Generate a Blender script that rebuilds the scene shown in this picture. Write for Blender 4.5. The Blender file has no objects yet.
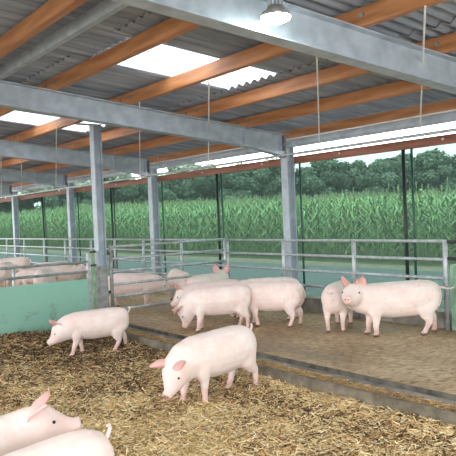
import bpy, bmesh, math, random
import numpy as np
from mathutils import Vector, Matrix, Quaternion, noise
random.seed(7); rng = np.random.default_rng(7)
sc = bpy.context.scene
COL = sc.collection
PI = math.pi

# ------------------------------------------------------------------ materials
def nt_new(name):
    m = bpy.data.materials.new(name); m.use_nodes = True
    nt = m.node_tree; b = nt.nodes['Principled BSDF']
    return m, nt, b
def N(nt, t, **k):
    n = nt.nodes.new(t)
    for a, v in k.items():
        if a in n.inputs: n.inputs[a].default_value = v
        else: setattr(n, a, v)
    return n
def lk(nt, a, b): nt.links.new(a, b)
def rampnode(nt, fac, stops):
    r = nt.nodes.new('ShaderNodeValToRGB'); cr = r.color_ramp
    while len(cr.elements) < len(stops): cr.elements.new(0.5)
    for e, (p, c) in zip(cr.elements, stops):
        e.position = p; e.color = (c[0], c[1], c[2], 1)
    lk(nt, fac, r.inputs['Fac']); return r
def noisy(name, c0, c1, scale=5, rough=.7, metal=0, bump=0, stretch=(1,1,1), detail=6, mid=(.35,.65), c2=None, obj_rand=0):
    m, nt, b = nt_new(name)
    tc = N(nt, 'ShaderNodeTexCoord'); mp = N(nt, 'ShaderNodeMapping'); mp.inputs['Scale'].default_value = stretch
    lk(nt, tc.outputs['Object'], mp.inputs['Vector'])
    nz = N(nt, 'ShaderNodeTexNoise', Scale=scale, Detail=detail); lk(nt, mp.outputs[0], nz.inputs['Vector'])
    st = [(mid[0], c0), (mid[1], c1)] if c2 is None else [(mid[0], c0), ((mid[0]+mid[1])/2, c1), (mid[1], c2)]
    r = rampnode(nt, nz.outputs['Fac'], st)
    lk(nt, r.outputs[0], b.inputs['Base Color'])
    b.inputs['Roughness'].default_value = rough; b.inputs['Metallic'].default_value = metal
    if bump:
        bp = N(nt, 'ShaderNodeBump', Strength=bump, Distance=.02); lk(nt, nz.outputs['Fac'], bp.inputs['Height']); lk(nt, bp.outputs[0], b.inputs['Normal'])
    return m
M = {}
M['galv'] = noisy('galvanised_steel', (.34,.39,.44), (.50,.56,.62), 7, .5, .1, mid=(.3,.7))
M['galv_rail'] = noisy('galvanised_rail', (.33,.35,.36), (.52,.54,.55), 12, .42, .4)
M['galv_dirty'] = noisy('dirty_galvanised', (.20,.20,.18), (.40,.41,.40), 9, .6, .2)
M['wood'] = noisy('orange_timber', (.36,.135,.045), (.62,.29,.125), 3, .45, 0, stretch=(6,.5,6), mid=(.3,.7))
M['wood_red'] = noisy('red_brown_board', (.20,.075,.045), (.34,.14,.09), 3, .65, 0, stretch=(6,.5,6))
M['concrete'] = noisy('grey_concrete', (.17,.155,.13), (.38,.35,.30), 6, .85, 0, .4, mid=(.3,.7))
M['concrete_kerb'] = noisy('soiled_kerb_concrete', (.10,.08,.055), (.27,.23,.17), 9, .85, 0, .4, mid=(.3,.7))
M['concrete_dark'] = noisy('dark_concrete', (.06,.05,.04), (.17,.15,.12), 8, .9, 0, .4)
M['black'] = noisy('black_post', (.008,.012,.012), (.02,.03,.03), 6, .5)
M['green_pipe'] = noisy('green_pipe', (.015,.06,.045), (.03,.10,.07), 6, .45)
M['green_board'] = noisy('green_barrier_board', (.20,.42,.33), (.27,.52,.42), 2.2, .5, 0, mid=(.35,.6))
M['green_old'] = noisy('weathered_green_board', (.16,.30,.18), (.34,.50,.32), 6, .6)
M['white_cord'] = noisy('white_cord', (.75,.75,.73), (.85,.85,.83), 4, .6)
M['rubber'] = noisy('dark_rubber', (.02,.02,.02), (.05,.05,.05), 8, .7)
M['asphalt'] = noisy('grey_teal_track', (.07,.095,.10), (.105,.135,.14), 3, .8)
M['verge'] = noisy('dry_grass_verge', (.17,.15,.10), (.25,.23,.16), 4, .9)
M['soil'] = noisy('field_soil', (.06,.08,.03), (.10,.12,.05), 2, .9)
M['bark'] = noisy('bark', (.05,.04,.03), (.10,.08,.06), 5, .9)

def green_board_mat():
    # painted board with brown splash stains near its lower edge
    m, nt, b = nt_new('green_barrier_board_stained')
    tc = N(nt, 'ShaderNodeTexCoord'); nz = N(nt, 'ShaderNodeTexNoise', Scale=5.5, Detail=8, Roughness=.65)
    lk(nt, tc.outputs['Object'], nz.inputs['Vector'])
    sp = N(nt, 'ShaderNodeSeparateXYZ'); lk(nt, tc.outputs['Object'], sp.inputs[0])
    a = N(nt, 'ShaderNodeMath', operation='MULTIPLY_ADD'); a.inputs[1].default_value = -.35; a.inputs[2].default_value = .10
    lk(nt, sp.outputs['Z'], a.inputs[0])
    s = N(nt, 'ShaderNodeMath', operation='ADD'); lk(nt, a.outputs[0], s.inputs[0]); lk(nt, nz.outputs['Fac'], s.inputs[1])
    r = rampnode(nt, s.outputs[0], [(.30,(.26,.52,.40)), (.56,(.28,.51,.40)), (.68,(.20,.36,.27)), (.80,(.14,.14,.09))])
    lk(nt, r.outputs[0], b.inputs['Base Color']); b.inputs['Roughness'].default_value = .5
    return m
M['green_board'] = green_board_mat()

def walkway_mat():
    m, nt, b = nt_new('sandy_walkway')
    tc = N(nt, 'ShaderNodeTexCoord')
    n1 = N(nt, 'ShaderNodeTexNoise', Scale=.9, Detail=6, Roughness=.6); n2 = N(nt, 'ShaderNodeTexNoise', Scale=14, Detail=8, Roughness=.7)
    mp = N(nt, 'ShaderNodeMapping'); mp.inputs['Scale'].default_value = (1.3,.7,1)
    lk(nt, tc.outputs['Object'], mp.inputs[0]); lk(nt, mp.outputs[0], n1.inputs['Vector']); lk(nt, tc.outputs['Object'], n2.inputs['Vector'])
    r1 = rampnode(nt, n1.outputs['Fac'], [(.34,(.29,.185,.11)), (.50,(.52,.36,.22)), (.68,(.66,.49,.32))])
    r2 = rampnode(nt, n2.outputs['Fac'], [(.33,(.42,.38,.34)), (.50,(.9,.9,.9)), (.68,(1.2,1.2,1.2))])
    mx = N(nt, 'ShaderNodeMix', data_type='RGBA', blend_type='MULTIPLY'); mx.inputs[0].default_value = 1
    lk(nt, r1.outputs[0], mx.inputs[6]); lk(nt, r2.outputs[0], mx.inputs[7]); lk(nt, mx.outputs[2], b.inputs['Base Color'])
    rr = rampnode(nt, n1.outputs['Fac'], [(.35,(.45,)*3), (.5,(.8,)*3)]); lk(nt, rr.outputs[0], b.inputs['Roughness'])
    bp = N(nt, 'ShaderNodeBump', Strength=.5, Distance=.02); lk(nt, n2.outputs['Fac'], bp.inputs['Height']); lk(nt, bp.outputs[0], b.inputs['Normal'])
    return m
M['walkway'] = walkway_mat()

def attr_mat(name, rough=.8, tint=None):
    m, nt, b = nt_new(name)
    a = N(nt, 'ShaderNodeAttribute', attribute_name='tone'); lk(nt, a.outputs['Color'], b.inputs['Base Color'])
    b.inputs['Roughness'].default_value = rough; b.inputs['Specular IOR Level'].default_value = .25
    return m
M['straw'] = attr_mat('straw', .65)
M['leaf'] = attr_mat('green_leaf', .7)

def bed_mat():
    m, nt, b = nt_new('straw_bed')
    tc = N(nt, 'ShaderNodeTexCoord'); n = N(nt, 'ShaderNodeTexNoise', Scale=28, Detail=8, Roughness=.75); lk(nt, tc.outputs['Object'], n.inputs['Vector'])
    n2 = N(nt, 'ShaderNodeTexNoise', Scale=1.4, Detail=3); lk(nt, tc.outputs['Object'], n2.inputs['Vector'])
    r = rampnode(nt, n.outputs['Fac'], [(.35,(.08,.045,.02)), (.5,(.30,.19,.08)), (.65,(.58,.42,.19))])
    lk(nt, r.outputs[0], b.inputs['Base Color']); b.inputs['Roughness'].default_value = .9
    bp = N(nt, 'ShaderNodeBump', Strength=.8, Distance=.03); lk(nt, n.outputs['Fac'], bp.inputs['Height']); lk(nt, bp.outputs[0], b.inputs['Normal'])
    return m
M['bed'] = bed_mat()

def roof_mat():
    m, nt, b = nt_new('fibre_cement_sheet')
    tc = N(nt, 'ShaderNodeTexCoord'); mp = N(nt, 'ShaderNodeMapping'); mp.inputs['Scale'].default_value = (.5,9,1)
    lk(nt, tc.outputs['Object'], mp.inputs[0])
    n = N(nt, 'ShaderNodeTexNoise', Scale=2, Detail=5); lk(nt, mp.outputs[0], n.inputs['Vector'])
    r = rampnode(nt, n.outputs['Fac'], [(.3,(.22,.25,.30)), (.55,(.34,.38,.44)), (.75,(.50,.54,.60))])
    lk(nt, r.outputs[0], b.inputs['Base Color']); b.inputs['Roughness'].default_value = .85
    return m
M['roof'] = roof_mat()

def clear_mat(name, col, tr, diff=(.8,.8,.8)):
    m = bpy.data.materials.new(name); m.use_nodes = True; nt = m.node_tree
    for n in list(nt.nodes): nt.nodes.remove(n)
    o = N(nt, 'ShaderNodeOutputMaterial'); t = N(nt, 'ShaderNodeBsdfTransparent'); t.inputs[0].default_value = (*col, 1)
    d = N(nt, 'ShaderNodeBsdfTranslucent'); d.inputs[0].default_value = (*diff, 1)
    d2 = N(nt, 'ShaderNodeBsdfDiffuse'); d2.inputs[0].default_value = (*diff, 1)
    m1 = N(nt, 'ShaderNodeMixShader'); m1.inputs[0].default_value = .35; lk(nt, d.outputs[0], m1.inputs[1]); lk(nt, d2.outputs[0], m1.inputs[2])
    m2 = N(nt, 'ShaderNodeMixShader'); m2.inputs[0].default_value = tr; lk(nt, m1.outputs[0], m2.inputs[1]); lk(nt, t.outputs[0], m2.inputs[2])
    lk(nt, m2.outputs[0], o.inputs[0]); return m
M['skylight'] = clear_mat('translucent_roof_sheet', (.95,.97,1), .55, (.9,.92,.95))
M['net'] = clear_mat('green_windbreak_net', (.485,.565,.53), .88, (.18,.225,.21))

def pig_mat():
    m, nt, b = nt_new('pig_skin')
    tc = N(nt, 'ShaderNodeTexCoord'); oi = N(nt, 'ShaderNodeObjectInfo')
    a = N(nt, 'ShaderNodeAttribute', attribute_name='pink')
    d = N(nt, 'ShaderNodeAttribute', attribute_name='dirt')
    add = N(nt, 'ShaderNodeVectorMath', operation='ADD'); lk(nt, tc.outputs['Object'], add.inputs[0]); lk(nt, oi.outputs['Location'], add.inputs[1])
    n = N(nt, 'ShaderNodeTexNoise', Scale=5, Detail=7, Roughness=.65); lk(nt, add.outputs[0], n.inputs['Vector'])
    n2 = N(nt, 'ShaderNodeTexNoise', Scale=11, Detail=6, Roughness=.7); lk(nt, add.outputs[0], n2.inputs['Vector'])
    base = rampnode(nt, n.outputs['Fac'], [(.32,(.80,.61,.55)), (.52,(.85,.70,.64)), (.7,(.89,.78,.73))])
    mx = N(nt, 'ShaderNodeMix', data_type='RGBA'); lk(nt, a.outputs['Fac'], mx.inputs[0]); lk(nt, base.outputs[0], mx.inputs[6]); mx.inputs[7].default_value = (.74,.36,.32,1)
    # dirt mask = noise + attribute
    s = N(nt, 'ShaderNodeMath', operation='ADD'); lk(nt, n2.outputs['Fac'], s.inputs[0]); lk(nt, d.outputs['Fac'], s.inputs[1])
    r = rampnode(nt, s.outputs[0], [(.66,(0,0,0)), (1.0,(.75,)*3)])
    mx2 = N(nt, 'ShaderNodeMix', data_type='RGBA'); lk(nt, r.outputs[0], mx2.inputs[0]); lk(nt, mx.outputs[2], mx2.inputs[6]); mx2.inputs[7].default_value = (.34,.20,.12,1)
    lk(nt, mx2.outputs[2], b.inputs['Base Color'])
    b.inputs['Roughness'].default_value = .55; b.inputs['Specular IOR Level'].default_value = .3
    b.inputs['Subsurface Weight'].default_value = .12; b.inputs['Subsurface Radius'].default_value = (.03,.012,.008); b.inputs['Subsurface Scale'].default_value = .5
    bp = N(nt, 'ShaderNodeBump', Strength=.12, Distance=.01); lk(nt, n2.outputs['Fac'], bp.inputs['Height']); lk(nt, bp.outputs[0], b.inputs['Normal'])
    return m
M['pig'] = pig_mat()
M['eye'] = noisy('dark_eye', (.012,.008,.007), (.02,.015,.012), 5, .6)
M['hoof'] = noisy('brown_hoof', (.13,.08,.05), (.24,.16,.11), 20, .7)

# ------------------------------------------------------------------ helpers
def tag(o, label, cat, group=None, kind=None):
    o['label'] = label; o['category'] = cat
    if group: o['group'] = group
    if kind: o['kind'] = kind
    return o
def empty(name, loc, label, cat, group=None):
    o = bpy.data.objects.new(name, None); COL.objects.link(o); o.location = loc; o.empty_display_size = .1
    return tag(o, label, cat, group)
def link(name, bm, mat, parent=None, smooth=False, loc=None):
    """bm is in world coordinates; the object is put at loc (or at the parent's origin)."""
    me = bpy.data.meshes.new(name); bmesh.ops.recalc_face_normals(bm, faces=bm.faces[:])
    if parent is not None: base = parent.matrix_world.translation.copy() if False else world_loc(parent)
    else: base = Vector(loc) if loc is not None else Vector((0,0,0))
    off = Vector(loc) if loc is not None else base
    bmesh.ops.translate(bm, verts=bm.verts[:], vec=-off)
    bm.to_mesh(me); bm.free()
    for ms in (mat if isinstance(mat, (list, tuple)) else [mat]): me.materials.append(M[ms] if isinstance(ms, str) else ms)
    if smooth:
        for p in me.polygons: p.use_smooth = True
    o = bpy.data.objects.new(name, me); COL.objects.link(o)
    if parent is not None: o.parent = parent; o.location = off - base
    else: o.location = off
    return o
def world_loc(o):
    v = Vector(o.location)
    while o.parent: o = o.parent; v += o.location
    return v
def struct(name, bm, mat, **k):
    o = link(name, bm, mat, **k); o['kind'] = 'structure'; return o
def box(bm, x0, x1, y0, y1, z0, z1, bev=0):
    vs = [bm.verts.new((x, y, z)) for x in (x0,x1) for y in (y0,y1) for z in (z0,z1)]
    F = [(0,1,3,2),(4,6,7,5),(0,4,5,1),(2,3,7,6),(0,2,6,4),(1,5,7,3)]
    fs = [bm.faces.new([vs[i] for i in f]) for f in F]
    if bev:
        es = list({e for f in fs for e in f.edges})
        bmesh.ops.bevel(bm, geom=es, offset=bev, segments=2, affect='EDGES')
    return vs
def hexa(bm, pts):
    vs = [bm.verts.new(p) for p in pts]
    for f in [(0,1,2,3),(7,6,5,4),(0,4,5,1),(1,5,6,2),(2,6,7,3),(3,7,4,0)]: bm.faces.new([vs[i] for i in f])
def tube(bm, pts, r, seg=8, rs=None, caps=True):
    pts = [Vector(p) for p in pts]; rings = []; pu = None
    for i, p in enumerate(pts):
        d = (pts[min(i+1, len(pts)-1)] - pts[max(i-1, 0)]).normalized()
        if pu is None: pu = d.orthogonal().normalized()
        u = (pu - d*pu.dot(d)).normalized(); pu = u; v = d.cross(u)
        rr = rs[i] if rs else r
        rings.append([bm.verts.new(p + (u*math.cos(2*PI*k/seg) + v*math.sin(2*PI*k/seg))*rr) for k in range(seg)])
    for a, b in zip(rings, rings[1:]):
        for k in range(seg): bm.faces.new((a[k], a[(k+1)%seg], b[(k+1)%seg], b[k]))
    if caps: bm.faces.new(rings[0][::-1]); bm.faces.new(rings[-1])
def nbm(): return bmesh.new()

# ------------------------------------------------------------------ ground, floors, kerbs
WX = 6.72                         # wall line
SL = -.095
def roof_z(x): return 2.697 + SL*(x-6.55)   # top of the steel beams = underside of purlins
PH = .155                          # purlin height
def gz(x, y):                      # outdoor terrain
    return -.02 + .012*max(x-17, 0) + .030*max(y-18, 0)*min(1, max(0, (x-13)/10))

bm = nbm()
xs = [7.1, 9, 12.9]; 
nx, ny = 24, 30
X = np.linspace(-8, 110, nx); 
def grid(bm, xs, ys, zf):
    vs = [[bm.verts.new((x, y, zf(x, y))) for y in ys] for x in xs]
    for i in range(len(xs)-1):
        for j in range(len(ys)-1): bm.faces.new((vs[i][j], vs[i+1][j], vs[i+1][j+1], vs[i][j+1]))
grid(bm, [14.0]+list(np.linspace(17,130,20)), np.linspace(-60,200,30), gz)
struct('ground', bm, 'soil', smooth=True)
bm = nbm(); grid(bm, [6.95, 9, 13.0], np.linspace(-60,200,30), gz); struct('farm_track', bm, 'asphalt')
bm = nbm(); grid(bm, [13.0, 13.5, 14.0], np.linspace(-60,200,60), lambda x, y: gz(x, y)+ (.02 if 13.2<x<13.8 else 0)); struct('grass_verge', bm, 'verge')
bm = nbm(); grid(bm, [-60, -7], np.linspace(-60,200,4), lambda x, y: -.05); struct('yard', bm, 'verge')

# walkway slab, far pen floor and sunken pen floor
bm = nbm(); box(bm, 4.36, WX, -4, 26, -.30, 0); struct('floor', bm, 'walkway')
bm = nbm(); box(bm, 4.338, 4.3595, -4, 26, -.30, .004, .004); struct('trim_4', bm, 'concrete_dark')
bm = nbm(); box(bm, -7, 3.93, 8.72, 26, -.30, -.005); struct('floor_far_pen', bm, 'walkway')
bm = nbm(); box(bm, -7, 3.93, -4, 8.72, -.40, -.28); struct('floor_pen', bm, 'concrete_dark')
bm = nbm(); box(bm, 3.93, 3.985, -4, 26, -.40, .005, .008); struct('trim_1', bm, 'concrete_kerb')
bm = nbm(); box(bm, 4.17, 4.338, -4, 26, -.30, -.035, .006); struct('trim_2', bm, 'concrete')
bm = nbm(); box(bm, 3.985, 4.17, -4, 26, -.35, -.10); struct('trim_3', bm, 'concrete_dark')
# low concrete wall under the outer fence
bm = nbm(); box(bm, WX+.001, WX+.22, -4, 26, -.3, .20, .012); struct('wall_right', bm, 'concrete')

# straw bed, a height field
def bed_z(x, y):
    z = -.135 + .025*noise.noise((x*1.3, y*1.3, 0)) + .015*noise.noise((x*4, y*4, 3))
    z += .10*math.exp(-((x-3.05)**2/.35 + (y-8.2)**2/.18)) + .05*math.exp(-((x-2.3)**2/1.0 + (y-8.55)**2/.12))
    z += .03*math.exp(-((y-8.6)**2/.2))
    if x > 3.5: z += .035*(x-3.5)/.4
    return z
bm = nbm()
xs = np.linspace(-2.2, 3.929, 130); ys = np.linspace(.3, 8.685, 180)
vs = [[bm.verts.new((x, y, bed_z(x, y) + .008*noise.noise((x*22, y*22, 1)))) for y in ys] for x in xs]
for i in range(len(xs)-1):
    for j in range(len(ys)-1): bm.faces.new((vs[i][j], vs[i+1][j], vs[i+1][j+1], vs[i][j+1]))
o = link('straw_bed', bm, 'bed', smooth=True); tag(o, 'deep trampled straw and manure bed filling the front pen', 'straw', kind='stuff')

def straws(name, label, pos, tone_fn, lmin, lmax, wid, tilt):
    n = len(pos); P = np.array(pos)
    yaw = rng.uniform(0, 2*PI, n); pt = rng.normal(0, tilt, n); L = rng.uniform(lmin, lmax, n); W = wid*rng.uniform(.6, 1.3, n)
    d = np.stack([np.cos(yaw)*np.cos(pt), np.sin(yaw)*np.cos(pt), np.sin(pt)], 1)
    s = np.stack([-np.sin(yaw), np.cos(yaw), np.zeros(n)], 1); u = np.cross(d, s)
    V = np.zeros((n, 6, 3))
    for e, sg in enumerate((-1, 1)):
        c = P + d*L[:, None]*.5*sg
        V[:, e*3+0] = c + s*W[:, None]*.5; V[:, e*3+1] = c - s*W[:, None]*.5; V[:, e*3+2] = c + u*W[:, None]*.55
    V = V.reshape(-1, 3)
    me = bpy.data.meshes.new(name)
    quads = np.array([[0,1,4,3],[1,2,5,4],[2,0,3,5]])
    F = (np.arange(n)[:, None, None]*6 + quads[None]).reshape(-1, 4)
    me.vertices.add(len(V)); me.vertices.foreach_set('co', V.ravel())
    me.loops.add(F.size); me.loops.foreach_set('vertex_index', F.ravel().astype(np.int32))
    me.polygons.add(len(F)); me.polygons.foreach_set('loop_start', np.arange(0, F.size, 4, dtype=np.int32))
    me.update(calc_edges=True)
    ca = me.color_attributes.new('tone', 'FLOAT_COLOR', 'POINT')
    C = np.ones((n, 6, 4)); C[:, :, :3] = tone_fn(P)[:, None, :]; ca.data.foreach_set('color', C.reshape(-1))
    me.materials.append(M['straw'])
    o = bpy.data.objects.new(name, me); COL.objects.link(o); tag(o, label, 'straw', kind='stuff'); return o
gold = np.array([.72,.49,.22]); pale = np.array([.90,.73,.43]); brown = np.array([.30,.17,.08]); dark = np.array([.07,.042,.024])
def straw_tone(P):
    n = len(P); k = rng.random(n)
    # soiled share grows toward the dunging area along the kerb and the barrier
    s = np.clip((P[:,1]-4.2)/2.8, 0, 1)*.62 + .50*np.exp(-((P[:,0]-3.05)**2/.6+(P[:,1]-8.1)**2/.7)) + .42*np.clip((P[:,0]-2.3)/1.3, 0, 1)
    pn = np.array([noise.noise((p[0]*1.9, p[1]*1.9, 7)) for p in P]); s = np.clip(s + .55*pn, 0, .97)
    c = np.where((k < .5)[:, None], gold, pale)*rng.uniform(.75, 1.2, n)[:, None]
    soiled = rng.random(n) < s*.82
    b = np.where((rng.random(n) < .25+.45*s)[:, None], dark, brown)*rng.uniform(.7, 1.8, n)[:, None]
    c[soiled] = b[soiled]
    dk = rng.random(n) < .06; c[dk] = brown*1.2
    return c
pts = []
while len(pts) < 75000:
    y = rng.uniform(2.0, 8.66); x = rng.uniform(.25, 3.92)
    if x < .30*y - .15: continue
    if rng.random() > min(1, 4.2/y): continue
    pts.append((x, y, bed_z(x, y) + rng.uniform(.0, .028)))
straws('loose_straw', 'loose golden to brown straw lying on top of the pen bedding', pts, straw_tone, .03, .11, .0078, .26)
pts = [(rng.uniform(3.99, 4.20), rng.uniform(1.8, 8.6), -.085 + rng.uniform(0, .07)) for _ in range(13000)]
straws('gully_straw', 'straw litter lying in the gully between the two kerbs', pts,
       lambda P: np.where((rng.random(len(P)) < .6)[:, None], gold*.9, brown*1.4)*rng.uniform(.6, 1.2, len(P))[:, None], .03, .09, .006, .2)
pts = []
while len(pts) < 4200:
    x, y = rng.uniform(4.38, 6.68), rng.uniform(2.2, 12.5)
    if noise.noise((x*1.2, y*1.2, 2)) + rng.uniform(-.35, .35) < .02: continue
    pts.append((x, y, .005))
straws('walkway_litter', 'thin scatter of straw bits on the sandy walkway', pts,
       lambda P: np.where((rng.random(len(P)) < .45)[:, None], gold*.75, brown*1.1)*rng.uniform(.6, 1.1, len(P))[:, None], .02, .06, .005, .05)

# ------------------------------------------------------------------ roof
def sheet_z(x): return roof_z(x) + PH + .047
edges = [(-7, -5.0), (-5.1, -3.0), (-3.1, -.95), (-1.05, 1.1), (.90, 3.16), (2.88, 5.12), (4.90, 7.5)]
SKY = [(-2.85, -1.95), (1.25, 2.15), (5.36, 6.27), (9.5, 10.4), (13.6, 14.5), (17.7, 18.6)]
AMP, PIT = .022, .14
def sheet_rows(y0, y1, x0, x1, zoff, drop=.024):
    bm = nbm(); n = max(2, int(round((y1-y0)/PIT*8))); th = .008
    for t, flip in ((0, 0), (th, 1)):
        pa = pb = None
        for i in range(n+1):
            y = y0 + (y1-y0)*i/n; w = AMP*math.cos(2*PI*y/PIT)
            a = bm.verts.new((x0, y, sheet_z(x0)+w+zoff-drop+t)); b = bm.verts.new((x1, y, sheet_z(x1)+w+zoff+t))
            if pa: bm.faces.new((pa, a, b, pb) if flip else (pa, pb, b, a))
            pa, pb = a, b
    bm.verts.ensure_lookup_table()
    h = n+1
    for i in range(n):       # close the two sheet ends
        bm.faces.new((bm.verts[2*i], bm.verts[2*i+2], bm.verts[2*(h+i)+2], bm.verts[2*(h+i)]))
        bm.faces.new((bm.verts[2*i+1], bm.verts[2*(h+i)+1], bm.verts[2*(h+i)+3], bm.verts[2*i+3]))
    return bm
ceil_bm = nbm()
wn = 1
def merge(dst, src):
    me = bpy.data.meshes.new('tmp'); src.to_mesh(me); src.free(); dst.from_mesh(me); bpy.data.meshes.remove(me)
for ri, (x0, x1) in enumerate(edges):
    zo = 0
    ys = -4.0
    if ri == 5 or ri == 2:  # the inner row's skylights are unseen, added to light the shed
        for (a, b) in SKY:
            merge(ceil_bm, sheet_rows(ys, a, x0, x1, zo)); ys = b
            o = struct('window_%d' % wn, sheet_rows(a-.02, b+.02, x0+.19, x1-.03, zo-.004, .019), 'skylight', smooth=True); wn += 1
    merge(ceil_bm, sheet_rows(ys, 26, x0, x1, zo))
struct('ceiling', ceil_bm, 'roof', smooth=False)

# purlins
PX = [(-5.9,1),(-4.9,1),(-3.9,1),(-2.9,1),(-1.9,1),(-.9,1),(.1,1),(1.1,1),(2.14,1),(3.08,1),(4.08,1),(5.10,1),(6.02,1),(7.12,1)]
plab = {2.14:'orange timber purlin nearest the top left corner of the roof, above the grey steel purlin',
        3.08:'orange timber purlin running along the upper side of the big skylight',
        4.08:'orange timber purlin crossing the middle of the big bright skylight',
        5.10:'orange timber purlin just below the big skylight, with jagged sheet ends above it',
        6.02:'orange timber purlin second nearest the outer wall',
        7.12:'orange timber purlin nearest the outer wall, just above the bright gap'}
BY = [3.5, 7.28, 11.33, 15.4, 19.5, 23.5, -.6]
for x, _ in PX:
    if x < .5: lab = 'orange timber purlin under the roof behind the viewer'
    elif x < 2: lab = 'orange timber purlin farthest from the outer wall of those near the lamp'
    else: lab = plab[x]
    t = empty('timber_purlin', (x, 3, roof_z(x)), lab, 'roof beam', 'timber purlins under the roof')
    bm = nbm(); box(bm, x-.04, x+.04, -3.9, 25.9, roof_z(x)+.002, roof_z(x)+PH-.002, .004); link('beam', bm, 'wood', t)
    if x > 3:
        for by in BY[:3]:
            for dy in (-.13, .13):
                bm = nbm(); tube(bm, [(x-.055, by+dy, roof_z(x)+.09), (x+.055, by+dy, roof_z(x)+.09)], .022, 10); link('bolt', bm, 'galv_dirty', t)
# grey steel purlin (C section)
x = 2.40; z = roof_z(x)
bm = nbm()
box(bm, x-.005, x+.0, -3.9, 25.9, z+.002, z+.115); box(bm, x-.0, x+.055, -3.9, 25.9, z+.002, z+.010); box(bm, x, x+.055, -3.9, 25.9, z+.107, z+.115); box(bm, x+.047, x+.055, -3.9, 25.9, z+.010, z+.03)
tag(link('steel_purlin', bm, 'galv', loc=(x, 3, z)), 'narrow grey steel purlin beside the top left timber purlin', 'roof beam')

# steel rafters (I section) following the roof slope
blab = ['big galvanised steel roof beam nearest the viewer, crossing the top right with the lamp in front',
        'galvanised steel roof beam crossing the left and ending on the column in mid picture',
        'galvanised steel roof beam third from the viewer, ending left of the middle',
        'galvanised steel roof beam fourth from the viewer at the far left',
        'galvanised steel roof beam fifth from the viewer, deep in the shed',
        'farthest galvanised steel roof beam at the end of the shed',
        'galvanised steel roof beam over the viewer']
BH = .275
def rafter(i, y):
    xa, xb = -6.8, 6.72
    sk = -.055 if i == 0 else 0
    yy = lambda x: y + sk*(x-3.6)
    t = empty('steel_beam', (0, y, roof_z(0)-BH), blab[i], 'steel beam', 'steel roof beams')
    bm = nbm()
    def slab(y0, y1, d0, d1, xa=xa, xb=xb):
        hexa(bm, [(xa, yy(xa)+y0, roof_z(xa)-d1), (xb, yy(xb)+y0, roof_z(xb)-d1), (xb, yy(xb)+y1, roof_z(xb)-d1), (xa, yy(xa)+y1, roof_z(xa)-d1),
                  (xa, yy(xa)+y0, roof_z(xa)-d0), (xb, yy(xb)+y0, roof_z(xb)-d0), (xb, yy(xb)+y1, roof_z(xb)-d0), (xa, yy(xa)+y1, roof_z(xa)-d0)])
    slab(-.075, .075, 0, .012); slab(-.075, .075, BH-.012, BH); slab(-.005, .005, .012, BH-.012)
    link('beam', bm, 'galv', t)
    for x in (5.95, 6.66):
        bm = nbm(); zt = roof_z(x)-.013
        box(bm, x-.006, x+.006, y+sk*(x-3.6)-.07, y+sk*(x-3.6)+.07, zt-BH+.03, zt); link('stiffener', bm, 'galv', t)
    bm = nbm()          # haunch under the outer end
    x0, x1 = 6.15, 6.72; yb = yy(6.45)
    hexa(bm, [(x1, yb-.07, roof_z(x1)-BH-.06), (x1, yb+.07, roof_z(x1)-BH-.06), (x1, yb+.07, roof_z(x1)-BH-.001), (x1, yb-.07, roof_z(x1)-BH-.001),
              (x0, yb-.07, roof_z(x0)-BH-.008), (x0, yb+.07, roof_z(x0)-BH-.008), (x0, yb+.07, roof_z(x0)-BH-.001), (x0, yb-.07, roof_z(x0)-BH-.001)])
    link('haunch', bm, 'galv', t)
    bm = nbm(); box(bm, 6.721, 6.741, yy(6.7)-.09, yy(6.7)+.09, roof_z(6.72)-BH-.08, roof_z(6.72)+.02, .003); link('end_plate', bm, 'galv_dirty', t)
    for dz in (.05, .2):
        bm = nbm(); tube(bm, [(6.742, yy(6.7)-.05, roof_z(6.72)-dz), (6.775, yy(6.7)-.05, roof_z(6.72)-dz)], .016, 8); link('bolt', bm, 'galv_rail', t)
for i, y in enumerate(BY): rafter(i, y)

# outer columns (H section)
clab = {7.28:'galvanised steel column in the middle of the picture behind the pen fence',
        11.33:'galvanised steel column right of the free standing post, behind the cross gate',
        15.4:'galvanised steel column left of the free standing post, third along the outer wall',
        19.5:'farthest galvanised steel column at the left edge of the picture',
        3.5:'galvanised steel column just outside the right edge, behind the green board',
        -.6:'galvanised steel column beside the viewer', 23.5:'last galvanised steel column at the end of the shed'}
def hsec(bm, cx, cy, w, d, z0, z1, t=.012):
    box(bm, cx-d/2, cx-d/2+t, cy-w/2, cy+w/2, z0, z1, .002); box(bm, cx+d/2-t, cx+d/2, cy-w/2, cy+w/2, z0, z1, .002); box(bm, cx-d/2+t, cx+d/2-t, cy-.005, cy+.005, z0, z1)
for y in BY:
    t = empty('steel_column', (6.85, y, .2), clab[y], 'column', 'steel columns along the outer wall')
    bm = nbm(); hsec(bm, 6.85, y+.02, .15, .15, .22, 2.50); link('shaft', bm, 'galv', t)
    bm = nbm(); box(bm, 6.76, 6.935, y-.09, y+.13, .2005, .218, .003); link('base_plate', bm, 'galv_dirty', t)
# free standing post on the kerb
t = empty('steel_post', (4.34, 8.72, 0), 'pale free standing steel post rising from the kerb at the cross gate', 'post')
bm = nbm(); hsec(bm, 4.33, 8.76, .14, .13, .02, 2.90, .010); link('shaft', bm, 'galv', t)
bm = nbm(); box(bm, 4.262, 4.398, 8.686, 8.834, .001, .80, .004); link('sleeve', bm, 'galv_dirty', t)
bm = nbm(); box(bm, 4.04, 4.42, 8.70, 8.82, 2.9, 2.912); link('top_plate', bm, 'galv_dirty', t)

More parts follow.
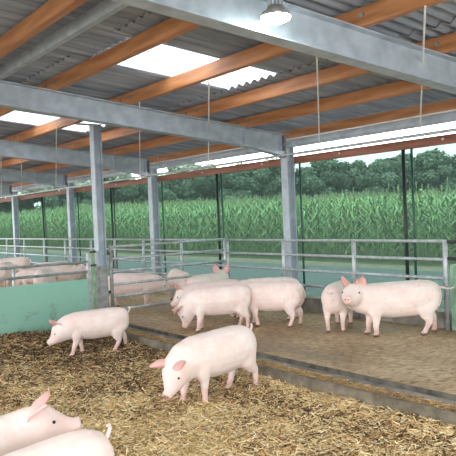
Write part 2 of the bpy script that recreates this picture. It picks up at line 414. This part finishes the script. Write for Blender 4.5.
# ------------------------------------------------------------------ curtain opening gear
t = empty('pipe', (WX, 5, 2.35), 'long thin grey pipe running along the outer wall below the bright gap', 'pipe')
bm = nbm(); tube(bm, [(WX-.05, -3.9, 2.355), (WX-.05, 25.9, 2.355)], .021, 10); link('tube', bm, 'galv_rail', t, smooth=True)
for y in BY[:6]:
    bm = nbm(); tube(bm, [(WX-.05, y+.3, 2.35), (WX-.05, y+.3, 2.30)], .02, 8); link('clip', bm, 'white_cord', t)
t = empty('curtain_roller', (7.0, 5, 2.53), 'thick grey rolled curtain tube under the lowest purlin', 'curtain roller')
bm = nbm(); tube(bm, [(7.0, -3.9, 2.562), (7.0, 25.9, 2.562)], .062, 14); link('roll', bm, 'galv', t, smooth=True)
bm = nbm(); tube(bm, [(6.955, -3.9, 2.632), (6.955, 25.9, 2.632)], .010, 8); link('highlight_line', bm, 'white_cord', t, smooth=True)  # thin white tube stands in for the highlight above the roll
bm = nbm(); box(bm, 6.94, 6.99, -3.9, 25.9, 2.235, 2.35, .004)
t = empty('timber_board', (6.96, 5, 2.235), 'red brown timber board running along the top of the green windbreak', 'board')
link('plank', bm, 'wood_red', t)
for y in np.arange(1.2, 22, 1.7):
    bm = nbm(); tube(bm, [(6.925, y, 2.30), (6.94, y, 2.30)], .016, 8); link('bolt', bm, 'galv_rail', t)
# windbreak net bays
ys = [-3.9] + sorted(y for y in BY) + [25.9]
for a, b in zip(ys, ys[1:]):
    bm = nbm(); box(bm, 6.962, 6.966, a, b, .10, 2.234); struct('window_%d' % wn, bm, 'net'); wn += 1
# dark posts with a green pipe beside each
for y, w in ((1.1,'beside the viewer'), (5.19,'at the right, above the standing pig'), (9.25,'in the middle by the fence corner'), (13.35,'just right of the free standing post'), (17.5,'near the left edge of the picture'), (21.6,'at the far end')):
    bm = nbm(); tube(bm, [(6.93, y, .2), (6.93, y, 2.234)], .024, 10); tag(link('windbreak_post', bm, 'black', smooth=True, loc=(6.93, y, .2)), 'thin black windbreak post ' + w, 'post', 'black windbreak posts')
    bm = nbm(); tube(bm, [(6.93, y-.13, .2), (6.93, y-.13, 2.234)], .016, 8); tag(link('windbreak_pipe', bm, 'green_pipe', smooth=True, loc=(6.93, y-.13, .2)), 'thin dark green pipe right beside the black post ' + w, 'pipe', 'green windbreak pipes')
for y, w in ((7.13,'mid picture column'), (11.15,'column behind the cross gate'), (15.2,'column left of the free standing post')):
    bm = nbm(); tube(bm, [(6.945, y, .2), (6.945, y, 2.234)], .016, 8); tag(link('windbreak_pipe', bm, 'green_pipe', smooth=True, loc=(6.945, y, .2)), 'thin dark green pipe close beside the ' + w, 'pipe', 'green windbreak pipes')

# cords from the purlin to the pipe
for a, b, w in (((4.06,2.80,2.93),(6.67,4.74,2.37),'nearest the right edge, in front of the big beam'), ((4.10,3.94,2.93),(6.67,6.43,2.37),'right of the middle, below the big beam'),
             ((4.09,5.53,2.93),(6.67,9.14,2.37),'left of the lamp, from the bright skylight'), ((4.07,6.98,2.93),(6.67,11.54,2.37),'right of the free standing post'),
             ((4.02,9.46,2.94),(6.67,15.9,2.37),'left of the free standing post'), ((4.66,12.78,2.88),(6.67,18.4,2.37),'second from the left edge'), ((4.14,12.43,2.93),(6.67,20.2,2.37),'at the very left edge')):
    bm = nbm(); tube(bm, [a, b], .0085, 6); tag(link('pull_cord', bm, 'white_cord', loc=b), 'thin white pull cord ' + w, 'cord', 'white pull cords under the roof')

# ------------------------------------------------------------------ hanging lamp
LX, LY, LZ = 3.02, 3.28, 2.815
def lamp(loc, label, power, group='shed lamps'):
    x, y, z = loc
    t = empty('hanging_lamp', (x, y, z), label, 'lamp', group)
    bm = nbm(); tube(bm, [(x, y, z+.0), (x, y, z+.03), (x, y, z+.055), (x, y, z+.075)], 0, 24, rs=[.105, .10, .06, .05]); link('shade', bm, 'galv_dirty', t, smooth=True)
    bm = nbm()
    for k in range(12):
        a = 2*PI*k/12; tube(bm, [(x+.05*math.cos(a), y+.05*math.sin(a), z+.075), (x+.05*math.cos(a), y+.05*math.sin(a), z+.12)], .007, 6)
    tube(bm, [(x, y, z+.075), (x, y, z+.125)], .035, 12); link('heat_sink', bm, 'galv', t)
    bm = nbm(); tube(bm, [(x, y, z+.12), (x, y, z+.17), (x+.02, y+.02, roof_z(x)+PH)], .009, 8); link('hanger', bm, 'galv_dirty', t)
    m, nt, b = nt_new('lamp_glass'); b.inputs['Emission Color'].default_value = (.88,1,.97,1); b.inputs['Emission Strength'].default_value = power
    M['glass%s' % id(t)] = m
    bm = nbm(); tube(bm, [(x, y, z+.002), (x, y, z-.015), (x, y, z-.03), (x, y, z-.036)], 0, 24, rs=[.104, .098, .07, .02]); link('lens', bm, m, t, smooth=True)
LAMP_E = 90
lamp((LX, LY, LZ), 'bright round lamp hanging in front of the big steel beam', LAMP_E)
for q in ((-.5, 3.2), (-.5, -.9), (2.6, -.9), (4.8, -.9)):  # unseen fill lamps, added to brighten the foreground
    lamp((q[0], q[1], roof_z(q[0])-.06), 'added unseen fill lamp under the roof beside or behind the viewer', LAMP_E*6)

# ------------------------------------------------------------------ fences
def rails(t, pts, zs, r=.019, mat='galv_rail', name='rail'):
    for z in zs:
        bm = nbm(); tube(bm, [(p[0], p[1], z) for p in pts], r, 10); link(name, bm, mat, t, smooth=True)
def post(t, x, y, z0, z1, w=.024, mat='galv_rail'):
    bm = nbm(); tube(bm, [(x, y, z0), (x, y, z1-.012), (x, y, z1)], 0, 12, rs=[w, w, w*.6]); p = link('post', bm, mat, t, smooth=True); return p
ZR = [1.06, .84, .615, .39]
t = empty('pen_fence', (WX-.05, 6.5, 0), 'galvanised rail fence along the outer wall right of the cross gate', 'fence', 'tubular pen fences')
rails(t, [(WX-.05, 4.47), (WX-.05, 8.70)], ZR)
for y in (4.45, 5.87, 7.28, 8.70): post(t, WX-.045, y, 0.0, 1.075, .03)
for y in (4.45, 5.87, 7.28):
    for z in (.25,):
        bm = nbm(); box(bm, WX-.03, WX, y-.04, y+.04, z-.12, z-.02); link('bracket', bm, 'galv_dirty', t)
t = empty('pen_fence', (WX-.05, 13, 0), 'galvanised rail fence along the outer wall beyond the cross gate', 'fence', 'tubular pen fences')
rails(t, [(WX-.05, 8.74), (WX-.05, 25)], ZR[:3]); rails(t, [(WX-.05, 8.74), (WX-.05, 18.3)], ZR[3:])
for y in (10.12, 11.54, 12.8, 13.99, 15.48, 16.89, 18.4, 19.9, 21.5, 23): post(t, WX-.045, y, 0, 1.075, .026)
t = empty('cross_gate', (5.5, 8.7, 0), 'galvanised six rail gate across the walkway between post and fence corner', 'gate')
GZ = [1.075, .89, .70, .505, .325, .125]
rails(t, [(4.46, 8.7), (6.62, 8.7)], GZ, .020)
post(t, 4.46, 8.7, .02, 1.10, .028, 'galv_dirty'); post(t, 6.62, 8.7, .06, 1.10, .022)
for z in (.98, .40):
    bm = nbm(); tube(bm, [(4.40, 8.70, z), (4.46, 8.70, z)], .022, 8); link('hinge', bm, 'rubber', t)
# barrier left: board, rails and end post
t = empty('barrier_fence', (2, 8.7, 0), 'green board barrier with two rails at the left, behind the walking pig', 'fence')
bm = nbm(); box(bm, -4.0, 4.09, 8.69, 8.715, -.15, .63, .003); link('board', bm, 'green_board', t, loc=(2, 8.7, 0))
rails(t, [(-4, 8.70), (4.1, 8.70)], [.88, .735], .020)
for x in (-2.5, -.5, 1.2, 3.0): post(t, x, 8.735, -.1, .89, .022)
bm = nbm(); box(bm, 4.075, 4.12, 8.67, 8.73, -.08, 1.0, .005); link('end_post', bm, 'galv_rail', t)
bm = nbm(); box(bm, 4.165, 4.20, 8.70, 8.80, -.05, 1.04, .004); p = link('upright', bm, 'green_old', t); p['label'] = 'weathered green upright'
for z in (1.02, .82): 
    bm = nbm(); box(bm, 4.13, 4.22, 8.69, 8.72, z-.015, z+.015); link('latch', bm, 'rubber', t)
# green board at the right edge
t = empty('green_barrier', (WX-.03, 3.9, 0), 'weathered green board with dark rails at the right edge of the picture', 'fence')
bm = nbm(); box(bm, WX-.045, WX-.015, 2.2, 4.395, .0, .79, .004); link('board', bm, 'green_old', t)
for z in (1.05, .855):
    bm = nbm(); tube(bm, [(WX-.03, 2.2, z), (WX-.03, 4.42, z)], .022, 10); link('rail', bm, 'rubber', t, smooth=True)

# ------------------------------------------------------------------ corn and trees
def leafmesh(name, V, F, C, mat='leaf', label=None, cat=None):
    me = bpy.data.meshes.new(name); V = np.asarray(V, float); F = np.asarray(F, np.int32)
    me.vertices.add(len(V)); me.vertices.foreach_set('co', V.ravel())
    me.loops.add(F.size); me.loops.foreach_set('vertex_index', F.ravel()); me.polygons.add(len(F)); me.polygons.foreach_set('loop_start', np.arange(0, F.size, 4, dtype=np.int32))
    me.update(calc_edges=True); ca = me.color_attributes.new('tone', 'FLOAT_COLOR', 'POINT')
    C = np.concatenate([C, np.ones((len(C), 1))], 1); ca.data.foreach_set('color', C.reshape(-1)); me.materials.append(M[mat]); return me
def corn():
    P = []
    for r in range(46):
        x = 14.7 + .75*r; dy = .22 + .012*r
        y0 = .42*x - 4; y1 = min(2.9*x + 6, 34 + 2.6*(x-14.7) + 40)
        for y in np.arange(y0, min(y1, 95), dy):
            if .611*x + .792*y < 58: P.append((x + rng.normal(0, .05), y + rng.normal(0, .05)))
    P = np.array(P); n = len(P); z0 = np.array([gz(a, b) for a, b in P]); H = rng.normal(1.95, .10, n)
    V = []; F = []; C = []; base = 0
    # stalks: crossed tapering prisms; leaves: two folded quads each
    NL = 9
    yaw0 = rng.uniform(0, 2*PI, n)
    allV = []; allC = []
    # stalk (3-sided)
    for k in range(3):
        a0, a1 = 2*PI*k/3, 2*PI*(k+1)/3
        q = np.zeros((n, 4, 3))
        for j, (a, zz, r) in enumerate(((a0, 0, .014), (a1, 0, .014), (a1, 1, .005), (a0, 1, .005))):
            q[:, j, 0] = P[:, 0] + r*math.cos(a); q[:, j, 1] = P[:, 1] + r*math.sin(a); q[:, j, 2] = z0 + zz*H
        allV.append(q); c = np.zeros((n, 4, 3)); c[:] = (.20,.34,.12); allC.append(c)
    for k in range(NL):
        h = H*(.12 + .80*k/NL + rng.uniform(-.03, .03, n)); L = rng.uniform(.45, .75, n)*(1 - .35*abs(k/NL-.5)); ya = yaw0 + PI*k + rng.normal(0, .5, n)
        d = np.stack([np.cos(ya), np.sin(ya)], 1); s = np.stack([-np.sin(ya), np.cos(ya)], 1); w = .030
        up = .28 + .25*k/NL
        pts = [(0, 0, .5), (.45, up, 1.0), (1.0, up - .30, .12)]
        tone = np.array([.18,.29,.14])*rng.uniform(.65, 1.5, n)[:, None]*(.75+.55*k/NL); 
        yl = rng.random(n) < (.30 if k == 0 else .05); tone[yl] = (.36,.36,.16)
        for (a, b) in zip(pts, pts[1:]):
            q = np.zeros((n, 4, 3))
            for j, (pp, sg) in enumerate(((a, 1), (a, -1), (b, -1), (b, 1))):
                q[:, j, :2] = P + d*(L*pp[0])[:, None] + s*(w*pp[2]*sg); q[:, j, 2] = z0 + h + L*pp[1]
            allV.append(q); c = np.repeat(tone[:, None, :], 4, 1); allC.append(c)
    # tassels
    q = np.zeros((n, 4, 3)); 
    for j, (dx, dz) in enumerate(((.012, 0), (-.012, 0), (-.022, .18), (.022, .18))):
        q[:, j, 0] = P[:, 0]; q[:, j, 1] = P[:, 1] + dx; q[:, j, 2] = z0 + H + dz
    ts = rng.random(n) < .5; q = q[ts]; allV.append(q); c = np.zeros((ts.sum(), 4, 3)); c[:] = (.30,.36,.20); allC.append(c)
    V = np.concatenate([a.reshape(-1, 3) for a in allV]); C = np.concatenate([a.reshape(-1, 3) for a in allC])
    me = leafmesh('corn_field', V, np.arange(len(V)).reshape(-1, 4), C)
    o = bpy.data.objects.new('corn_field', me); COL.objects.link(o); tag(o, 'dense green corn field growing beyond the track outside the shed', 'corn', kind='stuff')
corn()

def tree_mesh(seed, H, R):
    r = np.random.default_rng(seed)
    # clumps
    nc = 26; cl = []
    for _ in range(nc):
        a = r.uniform(0, 2*PI); hh = r.uniform(.12, .92); rad = R*math.sqrt(max(.05, 1-((hh-.45)/.58)**2))*r.uniform(.2, .75)
        cl.append((rad*math.cos(a), rad*math.sin(a), hh*H, r.uniform(.22, .40)*R))
    V = []; C = []
    for (cx, cy, cz, cr) in cl:
        m = 420; u = r.normal(0, 1, (m, 3)); u /= np.linalg.norm(u, axis=1)[:, None]
        p = np.array([cx, cy, cz]) + u*cr*r.uniform(.65, 1.08, (m, 1)); s = .12*r.uniform(.6, 1.3, (m, 1))
        t1 = np.cross(u, r.normal(0, 1, (m, 3))); t1 /= np.linalg.norm(t1, axis=1)[:, None]; t2 = np.cross(u, t1) + u*.4
        q = np.stack([p - t1*s - t2*s*.6, p + t1*s - t2*s*.6, p + t1*s*.6 + t2*s, p - t1*s*.6 + t2*s], 1)
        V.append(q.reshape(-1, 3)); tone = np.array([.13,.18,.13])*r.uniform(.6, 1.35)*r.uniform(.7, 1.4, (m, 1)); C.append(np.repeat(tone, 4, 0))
    V = np.concatenate(V); C = np.concatenate(C); 
    # ragged inner mass for each clump (a low sphere)
    return leafmesh('crown', V, np.arange(len(V)).reshape(-1, 4), C), cl
tmeshes = []
for s in range(4):
    H = [7.4, 8.2, 6.8, 7.8][s]; me, cl = tree_mesh(s+3, H, 3.3); 
    bm = nbm()
    for (cx, cy, cz, cr) in cl:
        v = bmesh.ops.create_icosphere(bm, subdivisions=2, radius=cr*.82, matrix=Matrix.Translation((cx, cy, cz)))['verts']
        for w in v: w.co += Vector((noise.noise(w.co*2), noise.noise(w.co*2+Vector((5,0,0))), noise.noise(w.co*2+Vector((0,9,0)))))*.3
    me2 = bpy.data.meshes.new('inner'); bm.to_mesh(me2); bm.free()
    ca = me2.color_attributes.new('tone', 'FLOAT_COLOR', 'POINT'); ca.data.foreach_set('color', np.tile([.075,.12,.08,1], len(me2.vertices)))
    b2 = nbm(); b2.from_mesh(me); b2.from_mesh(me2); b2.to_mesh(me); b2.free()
    bm = nbm(); tube(bm, [(0,0,-.5), (.1,0,1.5), (0,.1,3.5), (0,0,5)], 0, 8, rs=[.28,.2,.15,.06]); mt = bpy.data.meshes.new('trunk'); bm.to_mesh(mt); bm.free(); mt.materials.append(M['bark'])
    tmeshes.append((me, mt))
k = 0
fa = Vector((.611, .792, 0)); ra = Vector((.791, -.611, 0))
for row, D in enumerate((65, 72)):
    for i in range(-1, 20):
        off = -34 + i*3.9 + (1.9 if row else 0); p = fa*D + ra*off + Vector((random.uniform(-1, 1), random.uniform(-1, 1), 0))
        me, mt = tmeshes[k % 4]; k += 1
        z = gz(p.x, p.y) - .6
        sc_ = random.uniform(.80, .98) - z*.05
        t = empty('broadleaf_tree', (p.x, p.y, z), 'dense green broadleaf tree in the tree line beyond the corn', 'tree', 'trees in the line beyond the corn')
        t.rotation_euler.z = random.uniform(0, 6); t.scale = (sc_*1.15, sc_*1.15, max(sc_, .45)*.94)
        for m_, nm in ((me, 'crown'), (mt, 'trunk')):
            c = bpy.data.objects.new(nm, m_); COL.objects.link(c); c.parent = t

# ------------------------------------------------------------------ pigs
def pig(loc, heading, label, s=.85, long=1.0, np_=(-8, -10), hp=-28, ny=(0, 0), hy=0, legs=None, tail='curl', bend=0, ear=0, dirt=.0, z0=0, fat=1.0, earup=0):
    """np_, ny: pitch / yaw of the two neck pieces, hp, hy: of the head (degrees, added up). legs: swing of FL, FR, RL, RR (degrees)."""
    legs = legs or (0, 0, 0, 0)
    bm = nbm(); S = 18
    def ring(c, d, w, h, up=Vector((0, 0, 1)), flat=0):
        side = up.cross(d).normalized(); u = d.cross(side).normalized(); vs = []
        for k in range(S):
            a = 2*PI*k/S; ca, sa = math.cos(a), math.sin(a)
            vs.append(bm.verts.new(c + side*(w*ca) + u*(h*sa)))
        return vs
    def bridge(rs):
        for a, b in zip(rs, rs[1:]):
            for k in range(S): bm.faces.new((a[k], a[(k+1)%S], b[(k+1)%S], b[k]))
        bm.faces.new(rs[0][::-1]); bm.faces.new(rs[-1])
    def bx(x): return math.radians(bend)*x      # lateral bend angle along the body
    def bp(x, z):                                # spine position with bend
        a = math.radians(bend); 
        if abs(a) < 1e-4: return Vector((x, 0, z))
        R_ = 1/a; return Vector((R_*math.sin(x*a), R_*(1-math.cos(x*a)), z))
    rings = []
    for x, z, w, h in ((-.585,.49,.03,.05), (-.575,.485,.09,.12), (-.53,.475,.142,.175), (-.45,.468,.175,.212), (-.33,.465,.188,.226), (-.18,.455,.193,.230), (0,.448,.193,.230), (.13,.452,.185,.220), (.25,.462,.168,.205)):
        a = bx(x); rings.append(ring(bp(x, z), Vector((math.cos(a), math.sin(a), 0)), w*fat, h))
    p = bp(.27, .465); yaw = bx(.27); pit = 0
    def dv(): return Vector((math.cos(pit)*math.cos(yaw), math.cos(pit)*math.sin(yaw), math.sin(pit)))
    for (L, w, h, dp, dy) in ((.095,.155,.190,np_[0],ny[0]), (.09,.140,.172,np_[1],ny[1])):
        pit += math.radians(dp); yaw += math.radians(dy); d = dv(); p = p + d*L; rings.append(ring(p, d, w, h))
    pit += math.radians(hp); yaw += math.radians(hy); d = dv(); H0 = p.copy(); hd = d.copy()
    side = Vector((0,0,1)).cross(d).normalized(); up = d.cross(side).normalized()
    for L, w, h, v in ((.06,.128,.150,.004), (.115,.116,.130,-.006), (.155,.094,.102,-.022), (.192,.070,.078,-.036), (.228,.055,.058,-.044), (.262,.048,.047,-.044), (.276,.056,.051,-.040), (.290,.050,.045,-.040)):
        rings.append(ring(p + d*L + up*v, d, w, h))
    snout = p + d*.290 - up*.040
    bridge(rings)
    # jaw
    jr = [ring(H0 + d*L + up*v, d, w, h) for L, w, h, v in ((.03,.08,.06,-.095), (.11,.072,.055,-.085), (.17,.045,.036,-.085), (.225,.030,.024,-.080), (.245,.01,.01,-.075))]; bridge(jr)
    # legs
    S_full = S
    feet = []
    def limb(root, pts, ang):
        A = math.radians(ang); M_ = Matrix.Rotation(-A, 3, 'Y'); rs = []
        a = bx(root.x); B = Matrix.Rotation(a, 3, 'Z'); off = bp(root.x, 0)
        P = []
        for (x, y, z, rx, ry) in pts:
            v = M_ @ (Vector((x, y, z)) - root) + root
            v = B @ Vector((v.x - root.x, v.y, v.z)) + off; P.append((v, rx, ry))
        # keep the foot on the ground
        zmin = P[-1][0].z; dz = -zmin
        n = len(P)
        P = [(v + Vector((0, 0, dz*(i/(n-1)))), rx, ry) for i, (v, rx, ry) in enumerate(P)]
        for i, (v, rx, ry) in enumerate(P):
            q = P[min(i+1, n-1)][0] - P[max(i-1, 0)][0]; q.normalize()
            fx = Vector((math.cos(a), math.sin(a), 0)); sd = q.cross(fx).normalized(); f2 = sd.cross(q).normalized()
            rs.append([bm.verts.new(v + f2*(rx*math.cos(2*PI*k/S)) + sd*(ry*math.sin(2*PI*k/S))) for k in range(S)])
        bridge(rs); feet.append(P[-1][0])
    for j, sg in enumerate((1, -1)):
        limb(Vector((.22, 0, .42)), [(.20,sg*.085,.48,.10,.06), (.215,sg*.105,.38,.10,.066), (.22,sg*.112,.29,.074,.055), (.205,sg*.108,.235,.054,.044), (.215,sg*.104,.17,.040,.036), (.22,sg*.102,.13,.037,.033), (.215,sg*.10,.085,.030,.029), (.218,sg*.10,.045,.033,.032), (.235,sg*.10,.012,.038,.034), (.238,sg*.10,.0,.034,.030)], legs[j])
    for j, sg in enumerate((1, -1)):
        limb(Vector((-.40, 0, .42)), [(-.40,sg*.08,.50,.13,.07), (-.41,sg*.10,.40,.145,.082), (-.395,sg*.112,.31,.112,.068), (-.43,sg*.11,.245,.072,.048), (-.475,sg*.106,.19,.044,.036), (-.468,sg*.103,.135,.035,.031), (-.458,sg*.10,.085,.030,.029), (-.452,sg*.10,.045,.033,.032), (-.435,sg*.10,.012,.038,.034), (-.432,sg*.10,.0,.034,.030)], legs[2+j])
    me = bpy.data.meshes.new('t'); bm.to_mesh(me); bm.free()
    o = bpy.data.objects.new('t', me); COL.objects.link(o)
    md = o.modifiers.new('r', 'REMESH'); md.mode = 'VOXEL'; md.voxel_size = .0125; md.use_smooth_shade = True
    ms = o.modifiers.new('s', 'SMOOTH'); ms.factor = .6; ms.iterations = 7
    dg = bpy.context.evaluated_depsgraph_get(); ev = bpy.data.meshes.new_from_object(o.evaluated_get(dg))
    bpy.data.objects.remove(o); 
    bm = nbm(); bm.from_mesh(ev); nb = len(bm.verts)
    for f in bm.faces:
        f.material_index = 2 if f.calc_center_median().z < .028 else 0; f.smooth = True
    n0 = len(bm.faces)
    # ears: curved leaves with thickness
    ears = []
    for sg in (1, -1):
        base = H0 + hd*.015 + side*(sg*.075) + up*.105
        axis = (up*(.95+earup) + side*(sg*(.50 + .25*ear)) + hd*(.45 + .35*ear)).normalized()
        wid = (side*(.80) - hd*(sg*.60)).normalized(); wid = (wid - axis*wid.dot(axis)).normalized()
        nrm = axis.cross(wid).normalized()
        if nrm.dot(hd) < 0: nrm = -nrm
        R_, K_ = 8, 6; gv = {}
        for ly, tt in ((0, .005), (1, -.005)):
            for i in range(R_+1):
                t_ = i/R_; L = .175*t_; w = .066*math.sin(PI*min(1, .22+.78*t_)**.9)**.75 + .004
                if i == R_: w = .003
                for j in range(K_+1):
                    q = (j/K_*2-1)
                    c = base - axis*.02 + axis*L + wid*(w*q) + nrm*(.030*(q*q-1)*(1-.5*t_) + tt*(1-.6*t_) + .05*t_*t_*(1 if ear else .25))
                    gv[ly, i, j] = bm.verts.new(c); ears.append(gv[ly, i, j])
        for i in range(R_):
            for j in range(K_):
                bm.faces.new((gv[0,i,j], gv[0,i+1,j], gv[0,i+1,j+1], gv[0,i,j+1])); bm.faces.new((gv[1,i,j], gv[1,i,j+1], gv[1,i+1,j+1], gv[1,i+1,j]))
        for i in range(R_):
            for j in (0, K_): bm.faces.new((gv[0,i,j], gv[1,i,j], gv[1,i+1,j], gv[0,i+1,j]))
        for j in range(K_): bm.faces.new((gv[0,R_,j], gv[1,R_,j], gv[1,R_,j+1], gv[0,R_,j+1]))
    # tail
    tb = bp(-.57, .565); ta = bx(-.57)
    if tail == 'curl': pts = [(-.0,0,0), (-.035,.0,.025), (-.07,.015,.03), (-.09,.03,.01), (-.08,.035,-.02), (-.06,.02,-.02), (-.055,0,.0), (-.075,-.01,.03)]
    elif tail == 'out': pts = [(.02,0,.02), (-.04,0,.015), (-.09,.01,-.005), (-.14,.02,.0), (-.175,.02,.02)]
    elif tail == 'up': pts = [(.0,0,.0), (-.035,0,.045), (-.05,.0,.08), (-.035,.01,.105), (-.01,.02,.10)]
    elif tail == 'side': pts = [(0,0,.0), (-.03,.02,.0), (-.04,.05,-.01), (-.035,.075,.01), (-.02,.07,.035)]
    else: pts = [(.01,0,.0), (-.025,.005,-.03), (-.035,.0,-.09), (-.03,-.01,-.14)]
    B = Matrix.Rotation(ta, 3, 'Z'); pts = [tb + B @ Vector(q) for q in pts]
    if True:  # smooth the path
        for _ in range(2):
            q = [pts[0]]
            for a, b in zip(pts, pts[1:]): q += [a*.75+b*.25, a*.25+b*.75]
            q.append(pts[-1]); pts = q
    nv = len(bm.verts); tube(bm, pts, 0, 8, rs=[.017 - .011*i/(len(pts)-1) for i in range(len(pts))])
    for f in bm.faces[:] if False else list(bm.faces)[n0:]: f.smooth = True
    n1 = len(bm.faces)
    # eyes and nostrils
    for sg in (1, -1):
        c = H0 + hd*.128 + side*(sg*.097) + up*.042
        bmesh.ops.create_icosphere(bm, subdivisions=2, radius=.0115, matrix=Matrix.Translation(c))
        c = snout + hd*.0 + side*(sg*.018) + up*.004
        bmesh.ops.create_icosphere(bm, subdivisions=1, radius=.0085, matrix=Matrix.Translation(c))
    for f in list(bm.faces)[n1:]: f.material_index = 1; f.smooth = True
    eset = set(v.index for v in ears) if False else None
    eidx = range(nb, nv)
    ev.materials.clear()
    for m_ in ('pig', 'eye', 'hoof'): ev.materials.append(M[m_])
    bm.to_mesh(ev); bm.free(); ev.name = 'pig'
    n = len(ev.vertices); co = np.empty(n*3); ev.vertices.foreach_get('co', co); co = co.reshape(-1, 3)
    sn = np.array(snout); dsn = np.linalg.norm(co - sn, axis=1)
    pink = np.clip(1 - dsn/.10, 0, 1)*.35 + np.clip(1 - dsn/.055, 0, 1)*.6 + np.clip((.20-co[:, 2])/.25, 0, .4)
    pink += .22*np.clip(1 - np.linalg.norm(co - np.array(H0 + hd*.13), axis=1)/.16, 0, 1)
    for i in eidx: pink[i] = .8
    dr = np.clip((.26-co[:, 2])*1.0, 0, .24) + dirt + .08*np.clip((-.40-co[:, 0])*6, 0, 1)
    for nm, arr in (('pink', pink), ('dirt', dr)):
        at = ev.attributes.new(nm, 'FLOAT', 'POINT'); at.data.foreach_set('value', arr.astype(np.float32))
    o = bpy.data.objects.new('pig', ev); COL.objects.link(o)
    o.location = (loc[0], loc[1], z0); o.rotation_euler = (0, 0, math.radians(heading)); o.scale = (s*long, s, s)
    tag(o, label, 'pig', 'pigs in the shed'); return o

BZ = -.135
# foreground
pig((.93, 3.53), 8, 'pig raising its head at the bottom left, snout pointing right', s=.86, np_=(16, 12), hp=-18, ny=(-10,-10), hy=-12, z0=BZ-.03, ear=.7, dirt=.06, legs=(5,-5,0,0))
pig((1.00, 2.95), 190, 'whitest pig, cut off by the bottom left edge, only back and upright tail shown', s=.84, z0=BZ-.03, tail='up', fat=1.1)
pig((3.39, 7.19), 165, 'pig walking left with lowered head in front of the green board', s=.78, np_=(-16,-10), hp=-4, z0=BZ, legs=(16,-12,18,-16), tail='up')
pig((3.27, 4.57), 187, 'white pig in the straw at the centre, nosing toward the lower left', s=.88, np_=(-18,-14), hp=-8, ny=(2,4), hy=8, z0=BZ-.01, legs=(-6,12,-14,18), tail='up', fat=1.05, ear=1, dirt=.03)
# along the kerb
pig((4.86, 6.66), 152, 'pig grubbing with its snout on the floor beside the kerb, facing left', s=.84, np_=(-26,-22), hp=-22, legs=(8,-4,-6,6), dirt=.08, tail='none', ear=.3)
pig((5.50, 6.36), 122, 'pig standing side on with its rump toward the middle column', s=.86, np_=(-14,-10), legs=(-14,4,10,-6), tail='none', dirt=.10)
pig((5.84, 6.79), 125, 'pig mostly hidden behind the pig near the middle column, back visible', s=.86, np_=(-8,-10), legs=(4,-4,6,-6), tail='none', dirt=.10)
pig((5.66, 7.85), 20, 'pig with pricked ears looking away over the grubbing pig', s=.90, np_=(20,16), hp=-34, tail='none', dirt=.08, earup=.4, ny=(10,10))
pig((5.32, 7.36), 152, 'pig whose lowered face shows just above the grubbing pig head', s=.82, np_=(0,-6), hp=-20, dirt=.04, ear=0, earup=.3)
pig((6.05, 5.57), 32, 'pig seen from behind, curled tail toward the viewer, beside the side on pig', s=.86, np_=(-18,-14), hp=-20, legs=(0,0,-4,6), tail='side', fat=1.1, dirt=.04)
pig((6.01, 4.75), 142, 'pig standing side on at the right, face turned to the viewer', s=.92, long=1.08, np_=(16,8), hp=-20, ny=(10,14), hy=40, legs=(-3,6,14,-12), tail='out', dirt=.08, earup=.6)
# beyond the gate
pig((5.36, 9.56), -38, 'pig facing right behind the cross gate, beside the free standing post', s=.84, np_=(-8,-8), hp=-12, dirt=.08, tail='curl', legs=(4,-4,6,-8))
pig((6.16, 9.42), -108, 'pig coming forward behind the cross gate, body foreshortened', s=.82, np_=(-16,-12), hp=-4, ny=(8,8), hy=20, dirt=.10, ear=1)
# pen behind the green board
pig((5.95, 17.4), 130, 'pig at the far left edge, rearmost pink back behind the barrier', s=.88, dirt=.08)
pig((5.0, 15.0), 60, 'white backed pig at the left edge, seen from behind over the barrier', s=.92, dirt=.05)
pig((5.2, 13.9), 146, 'pink pig with low back second from the left edge behind the barrier', s=.72, dirt=.10, np_=(-20,-15))
pig((4.86, 12.3), 56, 'white pig seen rump first over the green board', s=.86, np_=(-24,-18), dirt=-.1)  # dirt below zero whitens this pig, imitating brighter light on it
pig((5.52, 12.98), -27, 'pig with raised head facing right behind the barrier by the free standing post', s=.80, np_=(26,16), hp=-30, dirt=.06, hy=-10)
pig((5.75, 14.3), 150, 'pig whose rounded back shows above the white rump behind the barrier', s=.86, dirt=.08)

# ------------------------------------------------------------------ light and camera
w = bpy.data.worlds.new('overcast_sky'); sc.world = w; w.use_nodes = True; nt = w.node_tree
bg = nt.nodes['Background']
tc = N(nt, 'ShaderNodeTexCoord'); sp = N(nt, 'ShaderNodeSeparateXYZ'); lk(nt, tc.outputs['Generated'], sp.inputs[0])
r = rampnode(nt, sp.outputs['Z'], [(0, (.66,.68,.70)), (.35, (.72,.74,.77)), (1, (.95,.98,1))]); lk(nt, r.outputs[0], bg.inputs[0]); bg.inputs[1].default_value = 7.5

cam = bpy.data.cameras.new('camera'); co = bpy.data.objects.new('camera', cam); COL.objects.link(co)
cam.sensor_width = 36; cam.lens = 640/456*36; cam.clip_end = 600
yaw, pitch, roll = .657, -.017, -.041
cy, sy, cp, sp_ = math.cos(yaw), math.sin(yaw), math.cos(pitch), math.sin(pitch)
fwd = Vector((sy*cp, cy*cp, sp_)); right = Vector((cy, -sy, 0)); upv = right.cross(fwd)
c, s = math.cos(roll), math.sin(roll); r2 = right*c + upv*s; u2 = upv*c - right*s
mat = Matrix((r2, u2, -fwd)).transposed().to_4x4(); mat.translation = (0, 0, 1.45); co.matrix_world = mat
sc.camera = co
sc.view_settings.view_transform = 'Standard'; sc.view_settings.look = 'None'; sc.view_settings.exposure = 0; sc.view_settings.gamma = 1; sc.view_settings.use_curve_mapping = False
sc.cycles.max_bounces = 8; sc.cycles.diffuse_bounces = 4; sc.cycles.transparent_max_bounces = 12
